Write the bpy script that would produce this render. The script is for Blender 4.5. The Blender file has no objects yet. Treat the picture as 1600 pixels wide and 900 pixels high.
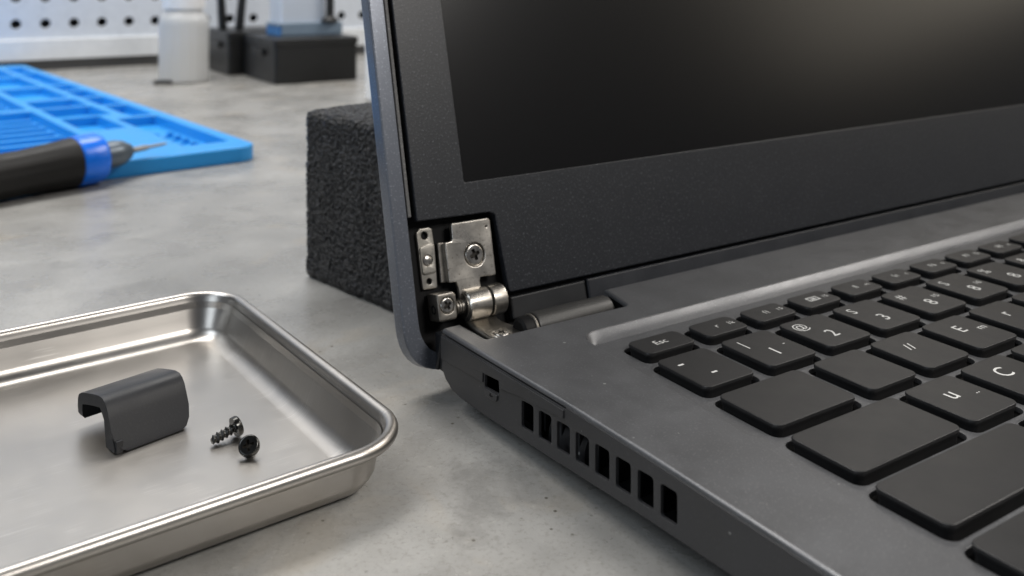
import bpy, bmesh, math, random
from mathutils import Vector, Matrix, noise
from mathutils.geometry import tessellate_polygon
random.seed(7)
R = math.radians
MM = 0.001
sc = bpy.context.scene
COL = sc.collection

# ------------------------------------------------------------------ camera
cam = bpy.data.cameras.new('camera')
cam.sensor_width = 36.0
cam.lens = 1474.0 / 1600.0 * 36.0
cam.shift_y = -(450.0 + 45.0) / 1600.0
cam.clip_start = 0.005; cam.clip_end = 20
cam.dof.use_dof = True
cam.dof.focus_distance = 0.195
cam.dof.aperture_fstop = 21
camo = bpy.data.objects.new('camera', cam); COL.objects.link(camo)
camo.location = (0, 0, 0.100)
camo.rotation_euler = (R(90), 0, 0)
sc.camera = camo

# ------------------------------------------------------------------ world, lamps, exposure
w = bpy.data.worlds.new('World'); sc.world = w; w.use_nodes = True
w.node_tree.nodes['Background'].inputs[0].default_value = (0.80, 0.86, 1.0, 1)
w.node_tree.nodes['Background'].inputs[1].default_value = 0.08
def area(name, loc, target, sx, sy, power, color):
    l = bpy.data.lights.new(name, 'AREA'); l.shape = 'RECTANGLE'; l.size = sx; l.size_y = sy
    l.energy = power; l.color = color
    o = bpy.data.objects.new(name, l); COL.objects.link(o); o.location = loc
    o.rotation_euler = (Vector(target) - Vector(loc)).to_track_quat('-Z', 'Y').to_euler()
    return o
area('ceiling_lamp', (-0.40, 0.72, 1.15), (-.15, 0.45, 0), 1.3, 0.35, 18, (1.0, 0.97, 0.93))
area('bench_lamp', (1.05, 0.66, 1.05), (0.1, 0.2, 0), 0.6, 0.4, 8.5, (1.0, 0.95, 0.89))
area('rim_highlight_fill', (-0.80, -0.95, 0.42), (0, 0.25, .05), 0.55, 0.4, 2.4, (0.82, 0.91, 1.0))  # added unseen lamp, draws a highlight line along the lid rim
area('room_lamp', (-1.0, -0.2, 1.1), (0, 0.3, 0), 0.8, 0.5, 6, (0.84, 0.92, 1.0))
area('side_window', (1.68, 0.55, 0.77), (0.1, 0.25, 0.1), 0.9, 0.7, 3.8, (1.0, 0.90, 0.74))
area('front_fill', (0.40, -0.08, 0.46), (0.14, 0.10, 0), 0.22, 0.16, 2.8, (1.0, 0.96, 0.91))  # added fill with no known source, brightens the front deck and keys
vs = sc.view_settings
vs.view_transform = 'Standard'; vs.look = 'None'; vs.gamma = 1; vs.use_curve_mapping = False
vs.exposure = 0.0
sc.cycles.use_denoising = True
sc.cycles.max_bounces = 8

# ------------------------------------------------------------------ materials
class NT:
    def __init__(s, name):
        s.m = bpy.data.materials.new(name); s.m.use_nodes = True
        s.t = s.m.node_tree; s.n = s.t.nodes; s.b = s.n['Principled BSDF']
        s.tc = s.n.new('ShaderNodeTexCoord'); s.co = s.tc.outputs['Object']
    def link(s, a, b): s.t.links.new(a, b)
    def mapping(s, scale, rot=(0, 0, 0)):
        m = s.n.new('ShaderNodeMapping'); m.inputs['Scale'].default_value = scale
        m.inputs['Rotation'].default_value = rot
        s.link(s.co, m.inputs[0]); return m.outputs[0]
    def noise(s, scale, detail=4, rough=.55, co=None, dist=0):
        n = s.n.new('ShaderNodeTexNoise'); n.inputs['Scale'].default_value = scale
        n.inputs['Detail'].default_value = detail; n.inputs['Roughness'].default_value = rough
        n.inputs['Distortion'].default_value = dist
        s.link(co or s.co, n.inputs['Vector']); return n.outputs['Fac']
    def voro(s, scale, feat='F1', co=None):
        n = s.n.new('ShaderNodeTexVoronoi'); n.feature = feat; n.inputs['Scale'].default_value = scale
        s.link(co or s.co, n.inputs['Vector']); return n.outputs['Distance']
    def ramp(s, f, stops, interp='LINEAR'):
        r = s.n.new('ShaderNodeValToRGB'); r.color_ramp.interpolation = interp
        e = r.color_ramp.elements
        while len(e) < len(stops): e.new(.5)
        for el, (p, c) in zip(e, stops):
            el.position = p
            el.color = (c, c, c, 1) if isinstance(c, (int, float)) else (*c, 1)
        s.link(f, r.inputs[0]); return r.outputs[0]
    def mix(s, f, a, b, mode='MIX'):
        m = s.n.new('ShaderNodeMix'); m.data_type = 'RGBA'; m.blend_type = mode
        for i, v in ((0, f), (6, a), (7, b)):
            if hasattr(v, 'links') or hasattr(v, 'is_linked'): s.link(v, m.inputs[i])
            elif i == 0: m.inputs[0].default_value = v
            else: m.inputs[i].default_value = (*v, 1) if not isinstance(v, (int, float)) else (v, v, v, 1)
        return m.outputs[2]
    def math(s, op, a, b=0):
        m = s.n.new('ShaderNodeMath'); m.operation = op
        for i, v in ((0, a), (1, b)):
            if hasattr(v, 'is_linked'): s.link(v, m.inputs[i])
            else: m.inputs[i].default_value = v
        return m.outputs[0]
    def bump(s, h, strength, dist, prev=None):
        b = s.n.new('ShaderNodeBump'); b.inputs['Strength'].default_value = strength
        b.inputs['Distance'].default_value = dist; s.link(h, b.inputs['Height'])
        if prev is not None: s.link(prev, b.inputs['Normal'])
        s.link(b.outputs[0], s.b.inputs['Normal']); return b.outputs[0]
    def set(s, **k):
        names = dict(color='Base Color', rough='Roughness', metal='Metallic', spec='Specular IOR Level',
                     trans='Transmission Weight', ior='IOR', alpha='Alpha', aniso='Anisotropic', coat='Coat Weight', sss='Subsurface Weight')
        for a, v in k.items():
            i = s.b.inputs[names[a]]
            if hasattr(v, 'is_linked'): s.link(v, i)
            elif a == 'color': i.default_value = (*v, 1)
            else: i.default_value = v
        return s

def painted(name, col, rough=.45, speck=.5, spec=.5, bump=.00004, metal=0.0, scale=2600, dust=True, var=.10):
    """fine grained coated plastic or metal, with a little dust"""
    t = NT(name)
    n1 = t.noise(scale, 3, .6); n2 = t.noise(90, 4, .6)
    base = t.mix(t.ramp(n2, [(.35, 0.0), (.7, 1.0)]), tuple(c * (1 - var) for c in col), tuple(c * (1 + var) for c in col))
    sp = t.ramp(n1, [(.57, 0.0), (.70, speck)])
    base = t.mix(sp, base, tuple(min(1, c * 2.6 + .03) for c in col))
    if dust:
        v = t.noise(700, 1, .3)
        g = t.noise(60, 2, .5)
        d = t.math('MULTIPLY', t.ramp(v, [(.775, 0.0), (.80, .8)]), t.ramp(g, [(.48, 0.0), (.58, .7)]))
        base = t.mix(d, base, (.45, .45, .44))
    t.set(color=base, rough=t.ramp(n2, [(.3, rough - .6 * var), (.7, rough + .8 * var)]), spec=spec, metal=metal)
    t.bump(n1, .35, bump)
    return t.m
def plain(name, col, rough=.5, metal=0, spec=.5, **k):
    t = NT(name); n = t.noise(120, 4)
    t.set(color=t.mix(n, tuple(c * .9 for c in col), tuple(c * 1.1 for c in col)), rough=t.ramp(n, [(.2, max(0, rough - .06)), (.8, rough + .06)]), metal=metal, spec=spec, **k)
    return t.m

M = {}
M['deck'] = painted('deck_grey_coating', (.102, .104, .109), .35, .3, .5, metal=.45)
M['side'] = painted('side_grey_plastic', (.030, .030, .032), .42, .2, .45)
M['lid'] = painted('lid_blue_grey_coating', (.115, .126, .150), .31, .5, .6, metal=.5, scale=1800, dust=False, var=.02)
M['bezel'] = painted('bezel_textured_plastic', (.0105, .012, .0155), .40, 1.0, .42, scale=1700, bump=.00009, var=.02, dust=False)
M['gasket'] = painted('gasket_rubber', (.10, .10, .10), .7, .6, .3, dust=False)
M['key'] = painted('key_black_plastic', (.013, .013, .0135), .36, .12, .5, bump=.00003, scale=3500, dust=False)
M['black'] = plain('black_plastic', (.004, .004, .0045), .6, spec=.18)
M['dark'] = plain('dark_plastic', (.009, .010, .012), .45)
M['bar'] = painted('hinge_bar_plastic', (.020, .0195, .0185), .40, .5, .5, dust=False)
M['cover'] = painted('cover_grey_plastic', (.013, .0138, .0165), .50, .12, .32, dust=False, scale=2200, bump=.00006)
M['legend'] = plain('legend_print', (.55, .55, .535), .5)
def screen_mat():
    t = NT('matte_screen')
    d = t.math('MULTIPLY', t.ramp(t.noise(420, 1, .3), [(.86, 0.0), (.87, 1.0)]), t.ramp(t.noise(40, 2), [(.5, 0.0), (.55, .6)]))
    t.set(color=t.mix(d, (.003, .003, .0033), (.4, .4, .4)), rough=.25, spec=.38)
    return t.m
M['screen'] = screen_mat()
def nickel(name, col, rough, worn=1.0):
    t = NT(name)
    n = t.noise(260, 5, .65); n2 = t.noise(1300, 3, .6); n3 = t.noise(90, 3, .5)
    c = t.mix(t.ramp(n, [(.38, 0.0), (.62, 1.0)]), tuple(x * .72 for x in col), col)
    st = t.ramp(n2, [(.30, worn * .8), (.40, 0.0)])
    c = t.mix(st, c, (.12, .10, .075))
    t.set(color=c, metal=.95, rough=t.ramp(n3, [(.3, rough - .07), (.7, rough + .1)]))
    t.bump(n2, .25, .00006)
    return t.m
M['nickel'] = nickel('worn_nickel', (.60, .57, .52), .33)
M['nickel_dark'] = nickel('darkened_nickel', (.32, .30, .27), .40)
M['strip_nickel'] = nickel('dull_nickel', (.44, .42, .38), .40)
M['barrel'] = nickel('polished_barrel_steel', (.60, .565, .51), .24, .6)
M['screw'] = nickel('burnished_screw_steel', (.50, .48, .45), .26, .3)
M['recess_shade'] = plain('painted_recess_shade', (.02, .017, .013), .6, .4)  # dark tone painted into the screw recesses in place of shadow
M['black_screw'] = nickel('blackened_screw_steel', (.055, .055, .053), .24, .2)
def steel_tray():
    t = NT('brushed_stainless')
    co = t.mapping((60, 1400, 400)); n = t.noise(1.0, 3, .6, co)
    c2 = t.mapping((45, 7000, 100), (0, 0, .25)); sc_ = t.noise(1.0, 1, .4, c2)
    c3 = t.mapping((60, 7600, 100), (0, 0, -.5)); sc3 = t.noise(1.0, 1, .4, c3)
    blot = t.noise(34, 4, .6)
    s = t.math('MAXIMUM', t.ramp(sc_, [(.64, 0.0), (.70, .55)]), t.ramp(sc3, [(.65, 0.0), (.71, .55)]))
    s = t.math('MULTIPLY', s, t.ramp(t.noise(110, 2), [(.5, 0.0), (.62, 1.0)]))
    r = t.ramp(blot, [(.3, .29), (.7, .39)])
    t.set(color=t.mix(s, (.42, .40, .375), (.60, .585, .56)), metal=1.0, rough=t.math('ADD', r, t.math('MULTIPLY', s, .15)))
    b = t.bump(n, .10, .00003)
    t.bump(t.noise(26, 2, .4), .16, .0012, b)
    return t.m
M['tray'] = steel_tray()
def concrete():
    t = NT('polished_concrete')
    big = t.noise(13, 6, .62, dist=.6); mid = t.noise(38, 6, .6); fine = t.noise(900, 3, .7); grit = t.noise(330, 4, .7)
    c = t.mix(t.ramp(big, [(.30, 0.0), (.72, 1.0)]), (.24, .235, .223), (.41, .402, .383))
    c = t.mix(t.ramp(mid, [(.34, .5), (.62, 0.0)]), c, (.20, .194, .181))
    c = t.mix(t.ramp(fine, [(.34, .4), (.48, 0.0)]), c, (.17, .16, .14))
    c = t.mix(t.ramp(grit, [(.60, 0.0), (.72, .3)]), c, (.50, .485, .445))
    c = t.mix(t.ramp(t.noise(24, 5, .6, dist=1.0), [(.56, 0.0), (.70, .45)]), c, (.36, .315, .25))
    c = t.mix(t.ramp(t.noise(31, 6, .7, dist=.4), [(.30, .6), (.42, 0.0)]), c, (.17, .165, .155))
    pit = t.voro(260); pm = t.ramp(pit, [(.06, 1.0), (.12, 0.0)])
    pm = t.math('MULTIPLY', pm, t.ramp(t.noise(45, 2), [(.5, 0.0), (.6, 1.0)]))
    c = t.mix(pm, c, (.09, .08, .065))
    t.set(color=c, rough=t.ramp(mid, [(.3, .22), (.7, .36)]), spec=.5)
    b = t.bump(grit, .5, .00022)
    b = t.bump(t.noise(22, 3), .25, .0015, b)
    t.bump(pm, -.5, .0003, b)
    return t.m
M['desk'] = concrete()
def foam_mat():
    t = NT('black_foam')
    n = t.noise(1100, 4, .7); v = t.voro(760)
    h = t.math('ADD', n, v)
    t.set(color=t.mix(t.ramp(n, [(.4, 0.0), (.7, 1.0)]), (.007, .007, .008), (.050, .050, .052)), rough=.34, spec=.45)
    t.bump(h, 1.0, .0013)
    return t.m
M['foam'] = foam_mat()
M['mat'] = plain('blue_silicone', (.018, .31, .76), .38, sss=0.0)
M['blue'] = plain('blue_gloss_plastic', (.002, .19, .95), .25)
M['handle'] = painted('handle_rubber', (.012, .0115, .011), .5, .3, .3, dust=False)
M['collar'] = plain('grey_collar', (.12, .15, .18), .35, .3)
M['bit'] = plain('bit_steel', (.20, .205, .21), .45, 1.0)
M['board'] = plain('white_enamel', (.62, .66, .72), .30)
M['ledge'] = plain('pale_enamel_ledge', (.72, .74, .76), .35)
M['strip'] = plain('dark_skirting', (.055, .055, .055), .6)
M['wallback'] = plain('dark_backing', (.03, .032, .035), .8)
def hdpe(name, col, tr):
    t = NT(name); n = t.noise(20, 3)
    t.set(color=t.mix(n, tuple(c * .94 for c in col), col), rough=.32, trans=tr, ior=1.35, sss=.0)
    return t.m
M['hdpe'] = hdpe('milky_polythene', (.97, .97, .96), .62)
M['cap'] = plain('white_cap', (.82, .82, .82), .3)
M['container'] = hdpe('frosted_container', (.78, .85, .95), .3)
M['organizer'] = plain('black_organizer', (.006, .0065, .007), .42)
M['casing'] = plain('blue_case', (.06, .20, .46), .35)
M['greycase'] = plain('grey_blue_lid_and_sheen', (.20, .27, .35), .35)

# ------------------------------------------------------------------ mesh helpers (all lengths in millimetres)
def finish(name, bm, mat, parent=None, Mx=None, sharp=32, wn=True, smooth=True):
    bmesh.ops.scale(bm, vec=(MM, MM, MM), verts=bm.verts)
    me = bpy.data.meshes.new(name); bm.to_mesh(me); bm.free()
    return place(name, me, mat, parent, Mx, sharp, wn, smooth)
def place(name, me, mat, parent=None, Mx=None, sharp=32, wn=True, smooth=True):
    if mat is not None and not me.materials: me.materials.append(mat)
    if len(me.materials) == 1 and len(me.polygons) and max(p.material_index for p in me.polygons) == 1: me.materials.append(M['recess_shade'])
    if smooth:
        me.shade_smooth(); me.set_sharp_from_angle(angle=R(sharp))
    o = bpy.data.objects.new(name, me); COL.objects.link(o)
    if parent is not None: o.parent = parent
    if Mx is not None: o.matrix_local = Mx
    if wn and smooth:
        m = o.modifiers.new('wn', 'WEIGHTED_NORMAL'); m.keep_sharp = True; m.weight = 90
    return o
def thing(name, label, cat, loc=(0, 0, 0), rz=0, group=None):
    o = bpy.data.objects.new(name, None); COL.objects.link(o)
    o.empty_display_size = .01
    o.location = [c * MM for c in loc]; o.rotation_euler = (0, 0, rz)
    return tag(o, label, cat, group)
def tag(o, label, cat, group=None):
    o['label'] = label; o['category'] = cat
    if group: o['group'] = group
    return o
def T(x, y, z): return Matrix.Translation((x * MM, y * MM, z * MM))
def frame(origin, X, Y, Z):
    m = Matrix.Identity(4)
    for i, a in enumerate((X, Y, Z)):
        for j in range(3): m[j][i] = a[j]
    for j in range(3): m[j][3] = origin[j] * MM
    return m
def arc(cx, cy, r, a0, a1, n):
    return [(cx + r * math.cos(R(a0 + (a1 - a0) * i / n)), cy + r * math.sin(R(a0 + (a1 - a0) * i / n))) for i in range(n + 1)]
def rrect(x0, y0, x1, y1, r, n=5):
    r = min(r, (x1 - x0) / 2 - .01, (y1 - y0) / 2 - .01)
    return (arc(x1 - r, y1 - r, r, 0, 90, n) + arc(x0 + r, y1 - r, r, 90, 180, n) +
            arc(x0 + r, y0 + r, r, 180, 270, n) + arc(x1 - r, y0 + r, r, 270, 360, n))
def circle(cx, cy, r, n=24): return [(cx + r * math.cos(2 * math.pi * i / n), cy + r * math.sin(2 * math.pi * i / n)) for i in range(n)]
def roundpoly(pts, rad, n=4):
    """round each corner of a polygon; rad is one radius or a list"""
    out = []; N = len(pts)
    for i, p in enumerate(pts):
        r = rad[i] if isinstance(rad, (list, tuple)) else rad
        a = Vector(pts[i - 1]) - Vector(p); b = Vector(pts[(i + 1) % N]) - Vector(p)
        if r <= 0: out.append(tuple(p)); continue
        la, lb = a.length, b.length; a.normalize(); b.normalize()
        ang = a.angle(b)
        if abs(ang - math.pi) < .02: out.append(tuple(p)); continue
        d = min(r / math.tan(ang / 2), la * .48, lb * .48)
        p0 = Vector(p) + a * d; p1 = Vector(p) + b * d
        for k in range(n + 1):
            t = k / n
            q = p0 * (1 - t) ** 2 + Vector(p) * 2 * t * (1 - t) + p1 * t * t
            out.append((q.x, q.y))
    return out
def sarea(p): return sum(p[i - 1][0] * p[i][1] - p[i][0] * p[i - 1][1] for i in range(len(p))) / 2
def ccw(p, want=True):
    p = [tuple(q) for q in p]
    q = [p[0]]
    for a in p[1:]:
        if (Vector(a) - Vector(q[-1])).length > 1e-4: q.append(a)
    if (Vector(q[0]) - Vector(q[-1])).length < 1e-4: q.pop()
    return q if (sarea(q) > 0) == want else q[::-1]
def offset(p, d):
    """move a ccw loop outward by d (a cw loop, a hole, moves into the hole)"""
    if abs(d) < 1e-9: return list(p)
    out = []; N = len(p)
    for i in range(N):
        a = Vector(p[i]) - Vector(p[i - 1]); b = Vector(p[(i + 1) % N]) - Vector(p[i])
        a.normalize(); b.normalize()
        na = Vector((a.y, -a.x)); nb = Vector((b.y, -b.x)); m = na + nb
        if m.length < 1e-6: m = na.copy()
        m.normalize(); c = max(.35, m.dot(na))
        q = Vector(p[i]) + m * d / c
        out.append((q.x, q.y))
    return out
def plate_bm(outer, holes=(), z0=0, z1=1, bev=.2, bev0=0.0, seg=3, bm=None, caps=(True, True), hbev=None):
    """flat plate with rounded rim: outline, holes, lower and upper height, upper and lower edge radius"""
    bm = bm or bmesh.new()
    loops = [ccw(outer, True)] + [ccw(h, False) for h in holes]
    tops = []; bots = []
    for li, L in enumerate(loops):
        b1 = bev if (li == 0 or hbev is None) else hbev
        prof = []
        if bev0 > 0:
            for k in range(seg + 1):
                a = k / seg * math.pi / 2; prof.append((-bev0 * (1 - math.sin(a)), z0 + bev0 * (1 - math.cos(a))))
        else: prof.append((0, z0))
        if b1 > 0:
            for k in range(seg + 1):
                a = k / seg * math.pi / 2; prof.append((-b1 * (1 - math.cos(a)), z1 - b1 * (1 - math.sin(a))))
        else: prof.append((0, z1))
        rings = []
        for d, z in prof:
            rings.append([bm.verts.new((x, y, z)) for x, y in offset(L, d)])
        for ra, rb in zip(rings, rings[1:]):
            n = len(ra)
            for i in range(n):
                try: bm.faces.new((ra[i], ra[(i + 1) % n], rb[(i + 1) % n], rb[i]))
                except ValueError: pass
        tops.append(rings[-1]); bots.append(rings[0])
    for rings, up in ((tops, True), (bots, False)):
        if not caps[0 if up else 1]: continue
        flat = [v for r in rings for v in r]
        if len(rings) == 1 and len(flat) <= 8:
            f = bm.faces.new(flat if up else flat[::-1]); continue
        tris = tessellate_polygon([[Vector((v.co.x, v.co.y, 0)) for v in r] for r in rings])
        for t in tris:
            a, b, c = (flat[i] for i in t)
            cr = (b.co.x - a.co.x) * (c.co.y - a.co.y) - (b.co.y - a.co.y) * (c.co.x - a.co.x)
            if abs(cr) < 1e-9: continue
            try: bm.faces.new((a, b, c) if (cr > 0) == up else (a, c, b))
            except ValueError: pass
    return bm
def plate(name, outer, holes, z0, z1, bev, mat, parent=None, Mx=None, **k):
    return finish(name, plate_bm(outer, holes, z0, z1, bev, **k), mat, parent, Mx)
def lathe_bm(prof, n=32, bm=None, axis=None, caps=True):
    """profile [(radius, height)] turned round z (then moved by axis matrix)"""
    bm = bm or bmesh.new(); rings = []; new = []
    for r, z in prof:
        if r < 1e-6: v = [bm.verts.new((0, 0, z))]
        else: v = [bm.verts.new((r * math.cos(2 * math.pi * i / n), r * math.sin(2 * math.pi * i / n), z)) for i in range(n)]
        rings.append(v); new += v
    for a, b in zip(rings, rings[1:]):
        for i in range(n):
            j = (i + 1) % n
            if len(a) == 1 and len(b) == 1: continue
            if len(a) == 1: bm.faces.new((a[0], b[j], b[i]))
            elif len(b) == 1: bm.faces.new((a[i], a[j], b[0]))
            else: bm.faces.new((a[i], a[j], b[j], b[i]))
    if caps:
        if len(rings[0]) > 1: bm.faces.new(rings[0][::-1])
        if len(rings[-1]) > 1: bm.faces.new(rings[-1])
    if axis is not None: bmesh.ops.transform(bm, matrix=axis, verts=new)
    return bm
def ax(p, d):
    """matrix (in millimetres) that carries z onto direction d at point p"""
    q = Vector(d).normalized().to_track_quat('Z', 'Y')
    return Matrix.Translation(Vector(p)) @ q.to_matrix().to_4x4()
def box_bm(x0, y0, z0, x1, y1, z1, bev=.3, seg=2, bm=None):
    b2 = bmesh.new()
    bmesh.ops.create_cube(b2, size=1)
    bmesh.ops.scale(b2, vec=(x1 - x0, y1 - y0, z1 - z0), verts=b2.verts)
    bmesh.ops.translate(b2, vec=((x0 + x1) / 2, (y0 + y1) / 2, (z0 + z1) / 2), verts=b2.verts)
    if bev > 0: bmesh.ops.bevel(b2, geom=b2.edges[:], offset=bev, segments=seg, profile=.5, affect='EDGES')
    if bm is None: return b2
    me = bpy.data.meshes.new('t'); b2.to_mesh(me); b2.free(); bm.from_mesh(me); bpy.data.meshes.remove(me)
    return bm
def sweep_bm(path, prof, bm=None, closed=False):
    """prism of an (x,y) profile along z0..z1 list"""
    return bm

# ================================================================== the setting
def desk():
    bm = bmesh.new()
    # one thick slab, its front edge behind the camera, its back edge behind the pegboard
    box_bm(-1500, -450, -30, 1700, 2100, 0, 0, bm=bm)
    o = finish('tabletop', bm, M['desk'], wn=False, smooth=False)
    o['kind'] = 'structure'; o['label'] = 'grey polished concrete workbench top'
desk()

# room frame: same directions as the laptop (u to the right along the hinge, v towards the user)
OX, OY, ANG = -16.6, 218.2, R(32.8)
U = Vector((math.cos(ANG), math.sin(ANG))); V = Vector((math.sin(ANG), -math.cos(ANG)))
def W(u, v, z=0): return (OX + u * U.x + v * V.x, OY + u * U.y + v * V.y, z)

# ------------------------------------------------------------------ pegboard at the back of the bench
def pegboard():
    p = thing('pegboard', 'white perforated metal pegboard standing at the back of the bench', 'pegboard', W(0, -865, 0), ANG)
    Mx = frame((0, 0, 0), (1, 0, 0), (0, 0, 1), (0, -1, 0))
    holes = []
    pitch = 26.6
    for i in range(-16, 24):
        for j in range(8):
            holes.append(circle(15.9 + i * pitch, 47 + j * pitch, 4.9, 12))
    plate('panel', [(-480, 31), (760, 31), (760, 300), (-480, 300)], holes, -1.5, 0, .4, M['board'], p, Mx, seg=1)
    plate('ledge', [(-480, 10.5), (760, 10.5), (760, 31.5), (-480, 31.5)], [], -2, 3.5, .9, M['ledge'], p, Mx)
    plate('skirting', [(-480, 0), (760, 0), (760, 10.2), (-480, 10.2)], [], -2, 1, .3, M['strip'], p, Mx)
    plate('upper_panel', [(-480, 300.5), (760, 300.5), (760, 900), (-480, 900)], [], -1.5, 0, .4, M['board'], p, Mx)
    plate('backing', [(-480, 5), (760, 5), (760, 330), (-480, 330)], [], -24, -18, .3, M['wallback'], p, Mx)
pegboard()

# ------------------------------------------------------------------ blue silicone mat
MA = R(39); mu = Vector((math.cos(MA), math.sin(MA))); mv = Vector((math.sin(MA), -math.cos(MA)))
def silicone_mat():
    cx, cy = -138.2, 504.1
    t = thing('silicone_mat', 'bright blue silicone repair mat with moulded compartments', 'work mat', (cx, cy, 0), MA)
    # local x = mu, local y = -mv ; corner is the right hand front one
    wells = []
    def well(u0, u1, v0, v1): wells.append((u0, -v1 - 0, u1, -v0))
    well(-31, -6.5, -135, -16)
    for a, b in ((-196, -143), (-250, -205), (-299, -259), (-346, -308), (-460, -355), (-522, -468)): well(-21, -6, a - 3, b + 3)
    for a, b in ((-152, -100), (-204, -160), (-250, -213), (-338, -262), (-430, -350), (-522, -440)): well(-59, -27 if a < -153 else -36, a - 3, b + 3)
    for a, b in ((-204, -24), (-330, -214), (-522, -340)): well(-130, -65, a, b)
    for a, b in ((-120, -24), (-240, -130), (-380, -250), (-522, -390)): well(-215, -140, a, b)
    outer = rrect(-300, -6, 1.0, 545, 11, 8)
    holes = [rrect(a, b, c, d, 2.5, 3) for a, b, c, d in wells]
    # the sheet: slab under, walled layer above
    bm = plate_bm(outer, holes, 1.8, 8.0, .9, 0, seg=3)
    bm = plate_bm(outer, [], 0, 1.85, 0, .6, seg=2, bm=bm)
    o = finish('sheet', bm, M['mat'], t)
    # ridges in the long wells and small numbered pits as fine relief
    bm = bmesh.new()
    for k in range(9): box_bm(-126, 28 + k * 19, 1.84, -69, 32 + k * 19, 5.4, .6, bm=bm)
    for k in range(5): box_bm(-126, 222 + k * 20, 1.84, -69, 226 + k * 20, 5.4, .6, bm=bm)
    r = finish('ridge', bm, M['mat'], t); r['kind'] = 'stuff'
    bm = bmesh.new()
    for k in range(5):
        for j in range(2): lathe_bm([(2.1, 1.84), (2.1, 4.6), (1.1, 4.6), (1.1, 3.1)], 14, bm, Matrix.Translation((-24 + j * 8, 30 + k * 13, 0)), caps=False)
    r = finish('pit', bm, M['mat'], t); r['kind'] = 'stuff'
silicone_mat()

# ------------------------------------------------------------------ bench background objects
def organizer(name, label, u, v, lu, lv, h, group):
    t = thing(name, label, 'organizer box', W(u, v, 0), ANG, group)
    # local x = u, local y = -v
    out = roundpoly([(0, 0), (lu, 0), (lu, lv), (0, lv)], 3.5)
    plate('base', out, [], 0, h * .82, .2, M['organizer'], t, bev0=1.6)
    plate('lid', roundpoly([(-1, -1), (lu + 1, -1), (lu + 1, lv + 1), (-1, lv + 1)], 4), [], h * .82 + .3, h, 1.0, M['organizer'], t)
    finish('latch', box_bm(-3.2, lv * .30, h * .60, .2, lv * .62, h * .74, .6), M['organizer'], t)
    return t
organizer('organizer_box', 'black plastic organizer box with side latch, carrying a blue case', 169.6, -616.3, 78, 92, 40, 'black organizer boxes')
organizer('organizer_box', 'black plastic box directly behind the milky bottle, holding two dark tools', 156.5, -712, 70, 80, 42, 'black organizer boxes')

def blue_case():
    t = thing('storage_case', 'flat blue plastic case with grey lid and painted front sheen, lying on the black organizer box', 'case', W(187, -657, 40), ANG)
    plate('body', rrect(0, 0, 62, 38, 2.5), [], 0.02, 9, .2, M['casing'], t, bev0=.5)
    plate('front_sheen', rrect(2.5, -.8, 62.2, -.05, .3), [], .6, 9.4, .2, M['greycase'], t)  # greyer tone painted on this face for the light it reflects
    plate('lid', rrect(-.6, -.9, 62.6, 38.6, 2.5), [], 9.5, 11.6, .7, M['greycase'], t)
blue_case()
def container():
    t = thing('plastic_container', 'frosted bluish white plastic container standing on the blue case', 'container', W(190, -660.5, 51.7), ANG)
    plate('body', rrect(0, 0, 44, 34, 3), [rrect(1.4, 1.4, 42.6, 32.6, 2)], 0, 72, .5, M['container'], t)
    plate('bottom', rrect(1.5, 1.5, 42.5, 32.5, 2), [], .1, 1.6, .1, M['container'], t)
    plate('lid', rrect(-1, -1, 45, 35, 3.5), [], 72.1, 78, 1, M['cap'], t)
container()
def plunger():
    t = thing('glue_applicator', 'thin black applicator standing on the blue case right of the container', 'applicator', W(236, -655, 51.7), ANG)
    finish('foot', lathe_bm([(0, 0), (8, 0), (8, 1.5), (7, 3.5), (4.2, 5.5), (0, 5.5)], 24), M['organizer'], t)
    finish('stem', lathe_bm([(0, 5.4), (4.0, 5.5), (3.6, 62), (2.2, 66), (0, 66)], 20), M['organizer'], t)
plunger()
def pen(u, v, z, dx, dy, label):
    t = thing('hand_tool', label, 'tool', W(u, v, z), ANG, 'dark tools standing on the rear box')
    A = ax((0, 0, 0), (dx, dy, 1))
    finish('grip', lathe_bm([(0, 0), (3.6, 0), (4.4, 4), (4.0, 30), (4.6, 52), (3.4, 60)], 18, None, A), M['organizer'], t)
    finish('tip', lathe_bm([(3.2, 60.1), (1.6, 72), (1.2, 90), (0, 91)], 14, None, A), M['collar'], t)
pen(159.5, -742, 42.2, -.06, 0, 'thick dark tool grip, left one of the pair behind the bottle')
pen(171, -727, 42.2, .10, .0, 'dark tool grip leaning right, next to the frosted container')

def bottle():
    t = thing('plastic_bottle', 'milky translucent ribbed bottle with white cap on the bench', 'bottle', (-298, 857, 0))
    bm = bmesh.new(); n = 72
    prof = [(19.5, 0), (21.6, 1.0), (22.2, 3), (21.4, 6), (21.4, 50), (21.9, 53), (21.3, 57), (19.5, 60.5), (17.0, 63.2), (15.8, 64.4), (15.4, 66)]
    lathe_bm([(0, 0)] + prof, n, bm, caps=False)
    for v in bm.verts:
        z = v.co.z
        if 6 <= z <= 51:
            a = math.atan2(v.co.y, v.co.x); k = 1 + .012 * math.cos(a * 18); v.co.x *= k; v.co.y *= k
    inner = [(r - 1.1, max(z, 1.0)) for r, z in prof]
    lathe_bm(inner[::-1] + [(0, 1.0)], n, bm, caps=False)
    finish('body', bm, M['hdpe'], t)
    cp = []
    for k in range(96):
        r = 18.0 + (.35 if k % 2 else 0); cp.append((r * math.cos(k / 96 * 2 * math.pi), r * math.sin(k / 96 * 2 * math.pi)))
    plate('cap', cp, [], 66.2, 86, 1.0, M['cap'], t)
bottle()
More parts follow.
